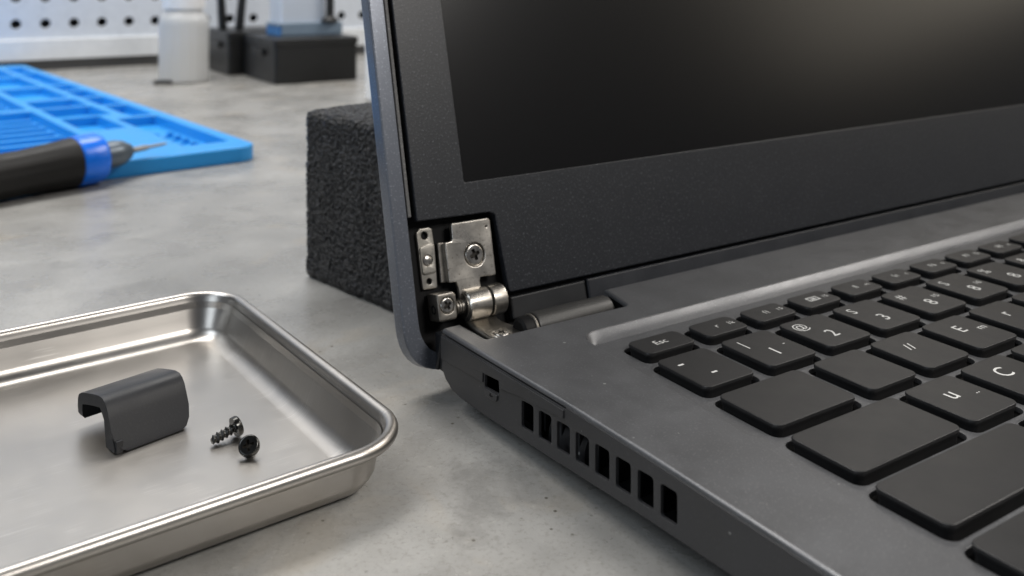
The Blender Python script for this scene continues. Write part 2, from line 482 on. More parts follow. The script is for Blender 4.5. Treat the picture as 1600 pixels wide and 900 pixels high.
def jar():
    t = thing('plastic_jar', 'white plastic jar almost hidden behind the laptop lid edge', 'jar', (-94.5, 737, 0))
    finish('body', lathe_bm([(0, 0), (18.5, 0), (20, 1.5), (20, 52), (18, 56)], 48), M['cap'], t)
    finish('lid', lathe_bm([(18.8, 56.1), (19.4, 57), (19.4, 68), (18.4, 69), (0, 69)], 48), M['cap'], t)
jar()
o = finish('rubber_wedge', box_bm(-8, -3, 0, 8, 3, 3.6, .8), M['strip'], None, T(-309, 836, 0))
o.rotation_euler = (0, 0, R(12)); tag(o, 'small dark rubber piece lying at the foot of the milky bottle', 'rubber piece')

# ------------------------------------------------------------------ screwdriver
def screwdriver():
    t = thing('screwdriver', 'thick precision screwdriver with black grip and glossy blue ring', 'screwdriver', (-199, 441, 11.9))
    A = ax((0, 0, 0), (.60, .795, .035))
    # ribbed rubber grip
    bm = bmesh.new(); n = 60
    prof = [(0, -112), (7.5, -111.5), (9.5, -108), (10.4, -98), (10.6, -70), (10.2, -48), (10.0, -30), (10.8, -16), (11.4, -9), (11.5, -6.6)]
    lathe_bm(prof, n, bm, None, caps=False)
    for v in bm.verts:
        if -100 < v.co.z < -12:
            a = math.atan2(v.co.y, v.co.x); k = 1 + .022 * max(-.4, math.cos(a * 12)); v.co.x *= k; v.co.y *= k
    bmesh.ops.transform(bm, matrix=A, verts=bm.verts)
    finish('grip', bm, M['handle'], t)
    finish('ring', lathe_bm([(9, -6.7), (11.0, -6.6), (11.75, -5.6), (11.9, -1), (11.75, 4.6), (10.9, 6.2), (9.2, 6.8), (5, 6.8)], 64, None, A), M['blue'], t)
    finish('collar', lathe_bm([(5.2, 6.7), (6.4, 6.9), (6.5, 14), (5.8, 18), (3.4, 22.2), (1.9, 23.0), (1.8, 23)], 40, None, A), M['collar'], t)
    finish('bit', lathe_bm([(1.4, 22.9), (1.5, 23.3), (1.4, 31), (.9, 32.5), (.8, 39), (.5, 42), (0, 42.2)], 8, None, A), M['bit'], t, sharp=20)
screwdriver()

# ------------------------------------------------------------------ foam block
def foam():
    fa = math.atan2(.72, -.695)
    # near left corner edge at (-66.7, 309)
    ex = Vector((.70, -.714)); ey = Vector((.714, .70))
    bm = bmesh.new()
    L1, L2, H = 75, 62, 54.8
    bmesh.ops.create_cube(bm, size=1)
    bmesh.ops.scale(bm, vec=(L1, L2, H), verts=bm.verts)
    bmesh.ops.bevel(bm, geom=bm.edges[:], offset=2.4, segments=2, profile=.5, affect='EDGES')
    # dense skin where it shows
    bmesh.ops.subdivide_edges(bm, edges=[e for e in bm.edges if e.calc_length() > 20], cuts=150, use_grid_fill=True)
    for v in bm.verts:
        p = v.co
        n1 = noise.noise(p * .55); n2 = noise.noise(p * .95 + Vector((5, 3, 1))); n3 = noise.noise(p * .08)
        d = Vector((p.x / L1, p.y / L2, p.z / H))
        m = max(abs(d.x), abs(d.y), abs(d.z))
        nn = Vector(tuple(c if abs(c) > .93 * m else 0 for c in d)).normalized()
        v.co = p + nn * (.2 * n1 + .5 * n3 - 1.1 * max(0, noise.noise(p * 1.15) - .05) - .5 * max(0, n2) + .15)
    for v in bm.verts: v.co.z = max(v.co.z, -H / 2)
    c = Vector((-68.3, 309.0)) + ex * L1 / 2 + ey * L2 / 2
    m = frame((c.x, c.y, H / 2), (ex.x, ex.y, 0), (ey.x, ey.y, 0), (0, 0, 1))
    o = finish('foam_block', bm, M['foam'], None, m, sharp=180, wn=False)
    tag(o, 'black porous foam block propped behind the laptop lid', 'foam block')
foam()

# ================================================================== tray
TA = R(36.5)   # local x runs 53.5 degrees right of straight ahead
tx = Vector((math.cos(TA), math.sin(TA))); ty = Vector((-math.sin(TA), math.cos(TA)))
def tray():
    # outer rim in tray coordinates: x -75..92, y 155..262 (y away from the camera)
    t = thing('metal_tray', 'shallow brushed stainless steel tray with rolled rim', 'tray', (0, 0, 0), 0)
    c = tx * 8 + ty * 208.3
    t.location = (c.x * MM, c.y * MM, 0); t.rotation_euler = (0, 0, TA)
    X0, X1, Y0, Y1, RR = -92, 85.8, -53.4, 53.4, 13.5
    def loop(d, z, n=14):
        r = RR - d
        return [(x, y, z) for x, y in rrect(X0 + d, Y0 + d, X1 - d, Y1 - d, max(r, 2.2), n)]
    prof = []
    # inner face from floor up
    for k in range(9):                                      # floor fillet
        a = k / 8 * R(68); prof.append((9.6 - 4.6 * math.sin(a), .8 + 4.6 * (1 - math.cos(a))))
    d0, z0 = prof[-1]
    for k in range(1, 4): prof.append((d0 + (2.9 - d0) * k / 3, z0 + (10.2 - z0) * k / 3))
    cr, cd, cz = 1.35, 1.36, 10.65
    rim = []
    for k in range(15):
        a = R(20 - k * 270 / 14 + 0)                    # starts at inner side, over the top and round
        rim.append((cd + cr * math.cos(a + R(0)), cz + cr * math.sin(-a) if False else 0))
    rim = [(cd + cr * math.cos(R(5 + k * 17)), cz + cr * math.sin(R(5 + k * 17))) for k in range(15)]
    prof += rim
    bm = bmesh.new(); rings = []
    for d, z in prof: rings.append([bm.verts.new(p) for p in loop(d, z)])
    n = len(rings[0])
    for a, b in zip(rings, rings[1:]):
        for i in range(n): bm.faces.new((a[i], a[(i + 1) % n], b[(i + 1) % n], b[i]))
    # outer wall, underside
    op = [(3.3, 9.9)]
    fil = [(9.6 - 5.4 * math.sin(k / 6 * R(68)), .02 + 5.4 * (1 - math.cos(k / 6 * R(68)))) for k in range(7)]
    op += fil[::-1]
    orr = [[bm.verts.new(p) for p in loop(d, z)] for d, z in op]
    for a, b in zip(orr, orr[1:]):
        for i in range(n): bm.faces.new((a[i], a[(i + 1) % n], b[(i + 1) % n], b[i]))
    bm.faces.new(orr[-1][::-1])
    # floor: rings inward then a cap, so the slight dish can be shaded smoothly
    f = bm.faces.new(rings[0])
    bmesh.ops.recalc_face_normals(bm, faces=bm.faces[:])
    f.normal_update()
    finish('body', bm, M['tray'], t, sharp=60)
tray()

# ------------------------------------------------------------------ hinge cover lying in the tray
def hinge_cover():
    o0 = Vector((-81.0, 192.6)); a = Vector((.683, .730)); b = Vector((-.69, .72))
    a.normalize(); b = Vector((-a.y, a.x))
    Lg = 17.2
    prof = [(0.2, .0), (.35, .6), (1.0, 2.0), (2.0, 4.2), (3.0, 6.4), (3.9, 8.2), (4.9, 9.3), (6.2, 9.9), (8.0, 9.9), (11, 9.3), (14, 8.6), (16.6, 7.9), (17.9, 7.2), (18.4, 6.2), (18.5, 4.4), (18.55, 3.0), (18.55, 2.3)]
    ends = [(2.8, 2.6), (1.6, 1.4), (.5, .45)] + [(0, 0)] * (len(prof) - 5) + [(.15, .15), (.6, .6)]
    bm = bmesh.new(); N = 14; rows = []
    for (t_, z), (e0, e1) in zip(prof, ends):
        row = []
        for i in range(N + 1):
            s = e0 + (Lg - e0 - e1) * i / N
            row.append(bm.verts.new((s, t_, z + .2)))
        rows.append(row)
    for r0, r1 in zip(rows, rows[1:]):
        for i in range(N): bm.faces.new((r0[i], r0[i + 1], r1[i + 1], r1[i]))
    bmesh.ops.recalc_face_normals(bm, faces=bm.faces[:])
    if sum(f.normal.z for f in bm.faces) < 0: bmesh.ops.reverse_faces(bm, faces=bm.faces[:])
    m = frame((o0.x, o0.y, .8), (a.x, a.y, 0), (b.x, b.y, 0), (0, 0, 1))
    t = thing('hinge_cover', 'grey plastic laptop hinge cover lying open end left in the tray', 'hinge cover', (0, 0, 0))
    t.matrix_world = m
    o = finish('shell', bm, M['cover'], t, sharp=50, wn=False)
    s = o.modifiers.new('thick', 'SOLIDIFY'); s.thickness = .0024; s.offset = -1; s.use_even_offset = True
    bv = o.modifiers.new('bevel', 'BEVEL'); bv.width = .0003; bv.segments = 3; bv.limit_method = 'ANGLE'; bv.angle_limit = R(50)
    wn = o.modifiers.new('wn2', 'WEIGHTED_NORMAL'); wn.keep_sharp = True
    # moulded foot inside that carries the raised long edge, and the small clip under the front leg
    wb = roundpoly([(.9, .25), (4.9, .25), (5.9, 5.6), (8.2, 8.0), (4.9, 8.9), (3.4, 7.3)], .4)
    finish('inner_web', plate_bm(wb, [], .25, 2.2, .15), M['cover'], t, frame((0, 0, 0), (0, 1, 0), (0, 0, 1), (1, 0, 0)))
    finish('mounting_boss', lathe_bm([(0, 0), (1.3, 0), (1.5, 8.2), (0, 8.2)], 20, None, Matrix.Translation((13.2, 12.6, .02))), M['cover'], t)
    finish('clip', box_bm(.5, .55, .02, 2.0, 1.6, 2.6, .2), M['cover'], t)
hinge_cover()

# ------------------------------------------------------------------ loose screws
def cross_recess(r, w_, n=3):
    """outline of a four lobed recess"""
    pts = []
    for k in range(4):
        c, q = math.cos(k * math.pi / 2), math.sin(k * math.pi / 2)
        for x, y in ((w_, -w_), (r * .9, -w_ * .9), (r, -w_ * .5), (r, w_ * .5), (r * .9, w_ * .9)):
            pts.append((x * c - y * q, x * q + y * c))
    return pts
def head_bm(r, h, rec, w_, depth):
    """domed screw head with a cut cross recess, seat at z=0"""
    bm = bmesh.new()
    outer = circle(0, 0, r, 32)
    prof = [(0, 0), (0, h * .5), (-r * .03, h * .70), (-r * .09, h * .86), (-r * .17, h * .93), (-r * .25, h * .94)]
    rings = [[bm.verts.new((x, y, z)) for x, y in offset(ccw(outer), d)] for d, z in prof]
    for a, b in zip(rings, rings[1:]):
        for i in range(32): bm.faces.new((a[i], a[(i + 1) % 32], b[(i + 1) % 32], b[i]))
    bm.faces.new(rings[0][::-1])
    hole = ccw(cross_recess(rec, w_), False)
    ht = [bm.verts.new((x, y, h * .94)) for x, y in hole]
    hb = [bm.verts.new((x * .8, y * .8, h * .94 - depth)) for x, y in hole]
    m = len(hole)
    for i in range(m):
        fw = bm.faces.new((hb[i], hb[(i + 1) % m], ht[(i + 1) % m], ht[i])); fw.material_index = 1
    flat = rings[-1] + ht
    for t in tessellate_polygon([[v.co.copy() for v in rings[-1]], [v.co.copy() for v in ht]]):
        a, b, c = (flat[i] for i in t)
        cr = (b.co.x - a.co.x) * (c.co.y - a.co.y) - (b.co.y - a.co.y) * (c.co.x - a.co.x)
        if abs(cr) > 1e-9: bm.faces.new((a, b, c) if cr > 0 else (a, c, b))
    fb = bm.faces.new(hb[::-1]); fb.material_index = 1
    bmesh.ops.recalc_face_normals(bm, faces=bm.faces[:])
    return bm
def thread_bm(r, length, pitch, z_start=0, seg=20):
    """a real helical thread going down from z_start"""
    bm = bmesh.new(); rings = []
    steps = int(length / pitch * seg)
    n = seg
    # surface of revolution with radius depending on angle and height
    nz = int(length / pitch * 8)
    for k in range(nz + 1):
        z = -length * k / nz; ring = []
        taper = 1 if k < nz * .82 else 1 - .35 * (k - nz * .82) / (nz * .18)
        for i in range(n):
            a = 2 * math.pi * i / n
            ph = (z / pitch + i / n) % 1
            tri = max(0, 1 - abs(ph - .5) * 3.4)
            rr = r * (.70 + .34 * tri) * taper
            ring.append(bm.verts.new((rr * math.cos(a), rr * math.sin(a), z + z_start)))
        rings.append(ring)
    for a, b in zip(rings, rings[1:]):
        for i in range(n): bm.faces.new((a[i], b[i], b[(i + 1) % n], a[(i + 1) % n]))
    bm.faces.new(rings[-1][::-1]); bm.faces.new(rings[0])
    bmesh.ops.recalc_face_normals(bm, faces=bm.faces[:])
    return bm
def loose_screw(loc, headdir, spin, label, length=5.6):
    t = thing('loose_screw', label, 'screw', (0, 0, 0), 0, 'small black screws in the tray')
    q = Vector(headdir).normalized().to_track_quat('Z', 'Y').to_matrix().to_4x4() @ Matrix.Rotation(spin, 4, 'Z')
    t.matrix_world = Matrix.Translation([c * MM for c in loc]) @ q
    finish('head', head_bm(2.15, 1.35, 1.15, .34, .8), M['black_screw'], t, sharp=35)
    finish('shank', thread_bm(1.12, length, 1.0), M['black_screw'], t, sharp=60, wn=False)
# first screw: head up to the right, threaded tip pointing to the lower left
def tp(px, py, z):
    d = 1474.0 * (100 - z) / (py + 45); return ((px - 800) / 1474.0 * d, d, z)
hp = tp(366, 669, 2.9)
loose_screw((hp[0], hp[1], 3.0), (.66, .62, .20), .4, 'black screw with its thread pointing left, beside the hinge cover', 5.2)
hp2 = tp(389, 700, 2.6)
loose_screw((hp2[0] + .0, hp2[1] + .4, 2.7), (.02, -.80, .62), .3, 'black screw with its cross recess facing forward, nearest the tray rim', 3.2)

# ================================================================== laptop
lap = thing('laptop', 'open dark grey laptop with uncovered left hinge and black keys', 'laptop', (OX, OY, 0), ANG)
def F(name, bm, mat, Mx=None, parent=lap, **k): return finish(name, bm, mat, parent, Mx, **k)
DECK = 17.4; PL = 15.6; KT = 17.3
WID, DEP = 352, 236

def edge_u(v):
    pts = [(-5, .0), (0, .1), (45, 2.1), (70, 2.6), (400, 2.6)]
    for (a, b), (c, d) in zip(pts, pts[1:]):
        if v <= c: return b + (d - b) * (v - a) / (c - a)
    return 2.6

# rows of keys: v0, v1, list of (u0, u1, legends)
rows = []
def L(*a): return a
fn = [(26.6, 41.0, [('Esc', 'c', 2.3)])]
fl = [('r', '1k'), ('f1', '15'), ('#icon', '15'), ('fl', 'm'), ('fn', 'c'), ('F6', 'o'), ('F7', '12'), ('F8', 'o'), ('F9', ''), ('F10', ''), ('F11', ''), ('F12', '')]
for k, (a, b) in enumerate(fl):
    c = 51.2 + 16.78 * k; fn.append((c - 6.5, c + 6.5, [(a, 'c', 2.1), (b, 'r', 1.8)]))
fn.append((51.2 + 16.78 * 12 - 6.5, 51.2 + 16.78 * 12 + 10, [('Del', 'c', 2.1)]))
rows.append((33.2, 41.0, fn))
num = [(25.4, 39.6, [('-', 'tl', 5.0), ('-', 'bc', 5.0)])]
nl = [('|', '1', '-'), ('@', '2', ''), ('S', '3', ''), ('#', '8', '15'), ('S', '8', '16'), ('%', '8', ''), ('&', '7', ''), ('*', '8', ''), ('(', '9', ''), (')', '0', ''), ('_', '-', ''), ('+', '=', '')]
for k, (a, b, d) in enumerate(nl):
    c = 51.4 + 18.85 * k; num.append((c - 7.4, c + 7.4, [(a, 'tl', 3.5), (b, 'bc', 4.2), (d, 'r', 2.3)]))
num.append((51.4 + 18.85 * 12 - 7.4, 51.4 + 18.85 * 12 + 26, [('', 'c', 2)]))
rows.append((44.3, 59.8, num))
r3 = [(24.9, 47.8, [])]
for k, (a, b) in enumerate([('', ''), ('//', ''), ('E', 'm'), ('r', ''), ('T', ''), ('Y', ''), ('U', ''), ('I', ''), ('O', ''), ('P', ''), ('[', ''), (']', '')]):
    c = 59.7 + 18.85 * k; r3.append((c - 7.5, c + 7.5, [(a, 'cc', 4.0), (b, 'r', 3.0)]))
r3.append((59.7 + 18.85 * 12 - 7.5, 59.7 + 18.85 * 12 + 18, []))
rows.append((62.9, 78.3, r3))
r4 = [(23.8, 53.2, [])]
for k, (a, b) in enumerate([('u', '..'), ('C', ''), ('D', ''), ('F', ''), ('G', ''), ('H', ''), ('J', ''), ('K', ''), ('L', ''), (';', ''), ("'", '')]):
    c = 64.3 + 18.85 * k; r4.append((c - 7.6, c + 7.6, [(a, 'cc', 4.6), (b, 'r', 2.6)]))
r4.append((64.3 + 18.85 * 11 - 7.6, 64.3 + 18.85 * 11 + 32, []))
rows.append((81.4, 96.6, r4))
r5 = [(22.3, 62.6, [])]
for k, a in enumerate('ZXCVBNM,./'):
    c = 73.8 + 18.85 * k; r5.append((c - 7.6, c + 7.6, [(a, 'cc', 4.4)]))
r5.append((73.8 + 18.85 * 10 - 7.6, 73.8 + 18.85 * 10 + 41, []))
rows.append((99.8, 113.6, r5))
r6 = [(21.0, 38.5, [('Ctrl', 'c', 2.6)]), (42.0, 57.0, [('Fn', 'c', 2.6)]), (60.6, 75.6, []), (79.2, 96, [('Alt', 'c', 2.6)]), (99.5, 190, []), (193.6, 210, [('Alt', 'c', 2.6)]), (213.6, 230, [('Ctrl', 'c', 2.6)]), (248, 264, []), (267, 283, []), (286, 302, [])]
rows.append((116.9, 131.8, r6))

# --- deck (palm rest shell) with hinge notch and keyboard well
def well_line():
    return roundpoly([(24.2, -20.4), (316, -20.4), (316, -139), (18.4, -139), (20.4, -100), (23.0, -58)], [6.5, 6, 3, 3, 0, 0], 10)
def well_inner(wl):
    # inner edge of the sloping surround: 3.4 mm in behind the keys, 0.7 mm at the sides
    wl = ccw(wl); off = offset(wl, .01); res = []
    for (x, y), (ox, oy) in zip(wl, off):
        nx, ny = (ox - x) / .01, (oy - y) / .01
        w_ = .7 + 2.7 * max(0.0, ny) ** 1.5
        res.append((x - nx * w_, y - ny * w_))
    return res
def deck():
    # coordinates (x = u, y = -v)
    e = [(edge_u(v) + .15, -v) for v in (0, 15, 30, 45, 58, 70, 120, 180)]
    out = [(5.3, 0.0), (5.9, -11.0), (46.2, -11.6), (48.4, 0.6), (303.6, .6), (306, -11.6), (346, -11), (346.5, 0), (WID, 0), (WID, -DEP), (2.7, -DEP)] + e[::-1]
    rad = [.5, .6, 1.2, .6, .6, 1, .6, .5, 3, 9, 9] + [0] * (len(e) - 1) + [.8]
    outer = roundpoly(out, rad)
    wl = well_line()
    bm = plate_bm(outer, [wl], 16.45, DECK, .8, .1, seg=5, hbev=.12)
    F('palm_rest', bm, M['deck'])
    # sloping surround of the well
    inner = well_inner(wl)
    wl = ccw(wl)
    bm = bmesh.new(); rings = []
    K = 9
    for k in range(K + 1):
        f = k / K
        z = DECK - .12 + (PL - DECK + .12) * (.55 * math.sin(f * math.pi / 2) + .45 * f)
        rings.append([bm.verts.new((x + (xi - x) * f, y + (yi - y) * f, z)) for (x, y), (xi, yi) in zip(offset(wl, -.06), inner)])
    n = len(rings[0])
    for a, b in zip(rings, rings[1:]):
        for i in range(n): bm.faces.new((a[i], a[(i + 1) % n], b[(i + 1) % n], b[i]))
    bmesh.ops.recalc_face_normals(bm, faces=bm.faces[:])
    if sum(f.normal.z for f in bm.faces) < 0: bmesh.ops.reverse_faces(bm, faces=bm.faces[:])
    F('well_surround', bm, M['deck'], sharp=60, wn=False)
deck()
inner = well_inner(well_line())
holes = []
rows = [(a - 3.7, b - 3.7, [(c + 4.2, d + 4.2, e) for c, d, e in ks]) for a, b, ks in rows]
for v0, v1, ks in rows:
    for u0, u1, lg in ks:
        holes.append(rrect(u0 - .95, -v1 - .95, u1 + .95, -v0 + .7, 2.1, 4))
F('keyboard_plate', plate_bm(inner, holes, PL - 1.0, PL, .05, 0, seg=2, hbev=.16), M['deck'])
F('keyboard_base', plate_bm(rrect(16, -141, 318, -30, 3), [], 12.0, 12.8, .1), M['black'])

# --- keys and their printed legends
text_cache = {}
def text_mesh(s, size):
    if (s, size) in text_cache: return text_cache[(s, size)]
    c = bpy.data.curves.new('legend', 'FONT'); c.body = s; c.size = size * 1.22; c.align_x = 'CENTER'; c.align_y = 'CENTER'
    c.resolution_u = 3; c.offset = .006
    o = bpy.data.objects.new('tmp', c); COL.objects.link(o)
    dg = bpy.context.evaluated_depsgraph_get()
    me = bpy.data.meshes.new_from_object(o.evaluated_get(dg))
    COL.objects.unlink(o); bpy.data.objects.remove(o)
    for v in me.vertices: v.co = v.co * MM
    me.materials.clear(); me.materials.append(M['legend'])
    text_cache[(s, size)] = me
    return me
key_cache = {}
def key_mesh(wu, wv):
    k = (round(wu, 1), round(wv, 1))
    if k in key_cache: return key_cache[k]
    bm = bmesh.new(); rings = []
    o0 = ccw(rrect(-wu / 2, -wv / 2, wu / 2, wv / 2, 1.7, 5))
    prof = [(-.45, -3.6), (-.45, -1.9), (-.22, -1.2), (-.02, -.62), (0, -.36), (-.09, -.10), (-.36, 0)]
    for d, z in prof: rings.append([bm.verts.new((x, y, z)) for x, y in offset(o0, d)])
    n = len(rings[0])
    for a, b in zip(rings, rings[1:]):
        for i in range(n): bm.faces.new((a[i], a[(i + 1) % n], b[(i + 1) % n], b[i]))
    bm.faces.new(rings[-1])
    bmesh.ops.scale(bm, vec=(MM, MM, MM), verts=bm.verts)
    me = bpy.data.meshes.new('key'); bm.to_mesh(me); bm.free()
    me.materials.append(M['key'])
    me.shade_smooth(); me.set_sharp_from_angle(angle=R(50))
    key_cache[k] = me
    return me
for v0, v1, ks in rows:
    for u0, u1, lg in ks:
        me = key_mesh(u1 - u0, v1 - v0)
        o = bpy.data.objects.new('key', me); COL.objects.link(o); o.parent = lap
        o.location = ((u0 + u1) / 2 * MM, -(v0 + v1) / 2 * MM, (KT + random.uniform(-.06, .04)) * MM)
        o.rotation_euler = (R(random.uniform(-.25, .25)), R(random.uniform(-.25, .25)), 0)
        md = o.modifiers.new('wn', 'WEIGHTED_NORMAL'); md.keep_sharp = True; md.weight = 90
        for s, pos, size in lg:
            if not s: continue
            if s == '#icon':
                bm = plate_bm([(-1.9, -1.1), (1.9, -1.1), (1.9, 1.1), (-1.9, 1.1)], [[(-1.5, -.75), (1.5, -.75), (1.5, .75), (-1.5, .75)]], 0, .02, 0)
                plate_bm([(-.9, -.5), (.9, -.5), (.5, .45), (-.2, .1), (-.6, .5)], [], 0, .02, 0, bm=bm)
                finish('legend', bm, M['legend'], o, T(-.4, 0, .03), wn=False, smooth=False)
                continue
            wu, wv = u1 - u0, v1 - v0
            x, y = {'c': (-.4, 0), 'cc': (-.06 * wu, .10 * wv), 'tl': (-.27 * wu, .24 * wv), 'bc': (-.02 * wu, -.16 * wv), 'r': (.30 * wu, -.02 * wv)}[pos]
            t = bpy.data.objects.new('legend', text_mesh(s, size)); COL.objects.link(t); t.parent = o
            t.location = (x * MM, y * MM, .03 * MM)
            if s in ('//', 'm', '..', '15', '16'): t.scale = (1, .8, 1)
# --- left side wall with lock slot, vents and seam
def side_wall():
    Mx = frame((0, 0, 0), (0, -1, 0), (0, 0, 1), (-1, 0, 0))   # plate x = v, y = w, z = -u
    wb = [(.6, 8.2), (2.2, 6.4), (5, 4.9), (9, 4.4), (18, 4.3), (42, 4.9), (68, 6.2), (90, 7.2), (140, 8.2), (DEP - 2, 8.6)]
    outer = [(.4, 16.1)] + wb + [(DEP - 2, 16.55), (46.4, 16.55), (46.2, 16.1)]
    hl = [roundpoly([(18.4, 10.4), (23.8, 10.7), (23.8, 13.6), (18.4, 13.2)], .35)]
    for k in range(8):
        a = 31.9 + k * 5.83; s = .033 * (a - 32)
        hl.append(roundpoly([(a, 7.15 + s), (a + 4.0, 7.3 + s), (a + 4.0, 12.85 + s), (a, 12.65 + s)], .65, 4))
    bm = plate_bm(outer, hl, -.65, 0, .14, 0, seg=2)
    for vv in (2, 10, 20, 30, 46, 58, 70):
        g = bm.verts[:] + bm.edges[:] + bm.faces[:]
        bmesh.ops.bisect_plane(bm, geom=g, plane_co=(vv, 0, 0), plane_no=(1, 0, 0))
    for v in bm.verts: v.co.z -= edge_u(v.co.x) - .02
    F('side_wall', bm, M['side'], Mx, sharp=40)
    # upper strip ending at the seam above the third vent, a hair proud of the wall
    up = roundpoly([(.6, 10.7), (18.0, 11.3), (18.1, 13.45), (24.1, 13.85), (24.3, 12.3), (31.2, 13.3), (45.9, 14.3), (45.9, 15.9), (.6, 15.85)], .12)
    bm = plate_bm(up, [], -.3, .34, .14, 0, seg=2)
    for vv in (10, 20, 30):
        g = bm.verts[:] + bm.edges[:] + bm.faces[:]
        bmesh.ops.bisect_plane(bm, geom=g, plane_co=(vv, 0, 0), plane_no=(1, 0, 0))
    for v in bm.verts: v.co.z -= edge_u(v.co.x) - .02
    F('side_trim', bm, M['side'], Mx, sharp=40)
    # thin engraved lock mark: small tab under the slot
    bm = bmesh.new()
    pts = [(20.6, 9.7), (21.0, 9.7), (21.5, 10.1), (21.5, 10.25), (20.9, 10.05)]
    F('lock_tab', plate_bm(roundpoly([(18.5, 10.2), (18.6, 8.6), (23.2, 8.9), (23.6, 10.5)], [.1, 1.0, 1.0, .1]), [], -1.3, -.76, .12), M['side'], Mx)
    F('lock_mark', plate_bm([(20.5, 9.5), (21.0, 9.3), (21.9, 9.6), (22.0, 9.85), (21.3, 9.75), (21.1, 10.2), (20.8, 10.15)], [], -.77, -.735, 0), M['black'], Mx)
    # rounded band under the deck edge
    # inside: dark box and the metal fins / duct seen through the vents
    F('vent_lining', box_bm(8.5, -100, 3.2, 10, -12, 15.5, 0), M['black'], sharp=30)
    bm = bmesh.new()
    for k in range(7):
        a = 34.6 + k * 5.83
        box_bm(5.2, -(a + .5), 6.5, 8.4, -a, 15.2, .1, 1, bm=bm)
    f = F('vent_fin', bm, M['dark']); 
    # duct edge glimpsed in the second to fourth vents
    F('fan_duct', lathe_bm([(0, 0), (5.2, 0), (5.2, 12), (0, 12)], 24, None, ax((10.2, -36.5, 6.4), (0, -1, .05))), M['side'])
side_wall()
def underbody():
    # bottom pan: follows the wall's lower edge and tapers in to the flat bottom
    wb = [(.6, 8.4), (2.2, 6.5), (5, 5.0), (9, 4.5), (18, 4.4), (42, 5.0), (68, 6.3), (90, 7.3), (140, 8.3), (DEP - 2, 8.7)]
    bm = bmesh.new(); A = []; B = []; C = []
    for v, w_ in wb:
        u = edge_u(v) + .55
        A.append(bm.verts.new((u, -v, w_))); B.append(bm.verts.new((u + 2.2, -v, w_ - 1.1 if w_ > 4 else w_)))
        C.append(bm.verts.new((u + 9, -max(v, 5), 2.6)))
    D = [bm.verts.new((WID - 9, -max(v, 5), 2.6)) for v, w_ in wb]
    E_ = [bm.verts.new((WID - .5, -v, w_)) for v, w_ in wb]
    for P, Q in ((A, B), (B, C), (C, D), (D, E_)):
        for i in range(len(wb) - 1): bm.faces.new((P[i], P[i + 1], Q[i + 1], Q[i]))
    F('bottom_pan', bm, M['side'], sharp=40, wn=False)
    for (u, v, lu, lv) in ((16, 14, 60, 7), (280, 14, 56, 7), (16, 214, 60, 7), (280, 214, 56, 7)):
        F('rubber_foot', plate_bm(rrect(u, -v - lv, u + lu, -v, 3), [], 0.02, 2.62, .1, .5), M['black'])
    # far, front and rear walls close the body
    bm = box_bm(WID - 2.2, -DEP + 2, 8.7, WID - .4, -1, 15.8, .1)
    box_bm(8, -DEP + .4, 8.9, WID - 8, -DEP + 2, 15.8, .1, bm=bm)
    F('outer_wall', bm, M['side'])
    bm = box_bm(49.5, -2.2, 4.6, 302, -.6, 15.8, .2)
    box_bm(47.6, -12.6, 4.6, 49.4, -1.0, 15.8, .1, bm=bm)
    box_bm(4.0, -13.6, 4.6, 47.5, -12.6, 15.8, .1, bm=bm)
    box_bm(3.6, -12.5, 4.6, 5.0, -.6, 15.8, .1, bm=bm)
    F('rear_wall', bm, M['black'])
    F('cavity_floor', box_bm(5.1, -12.5, 4.7, 47.5, -.8, 5.6, .1), M['black'])
underbody()

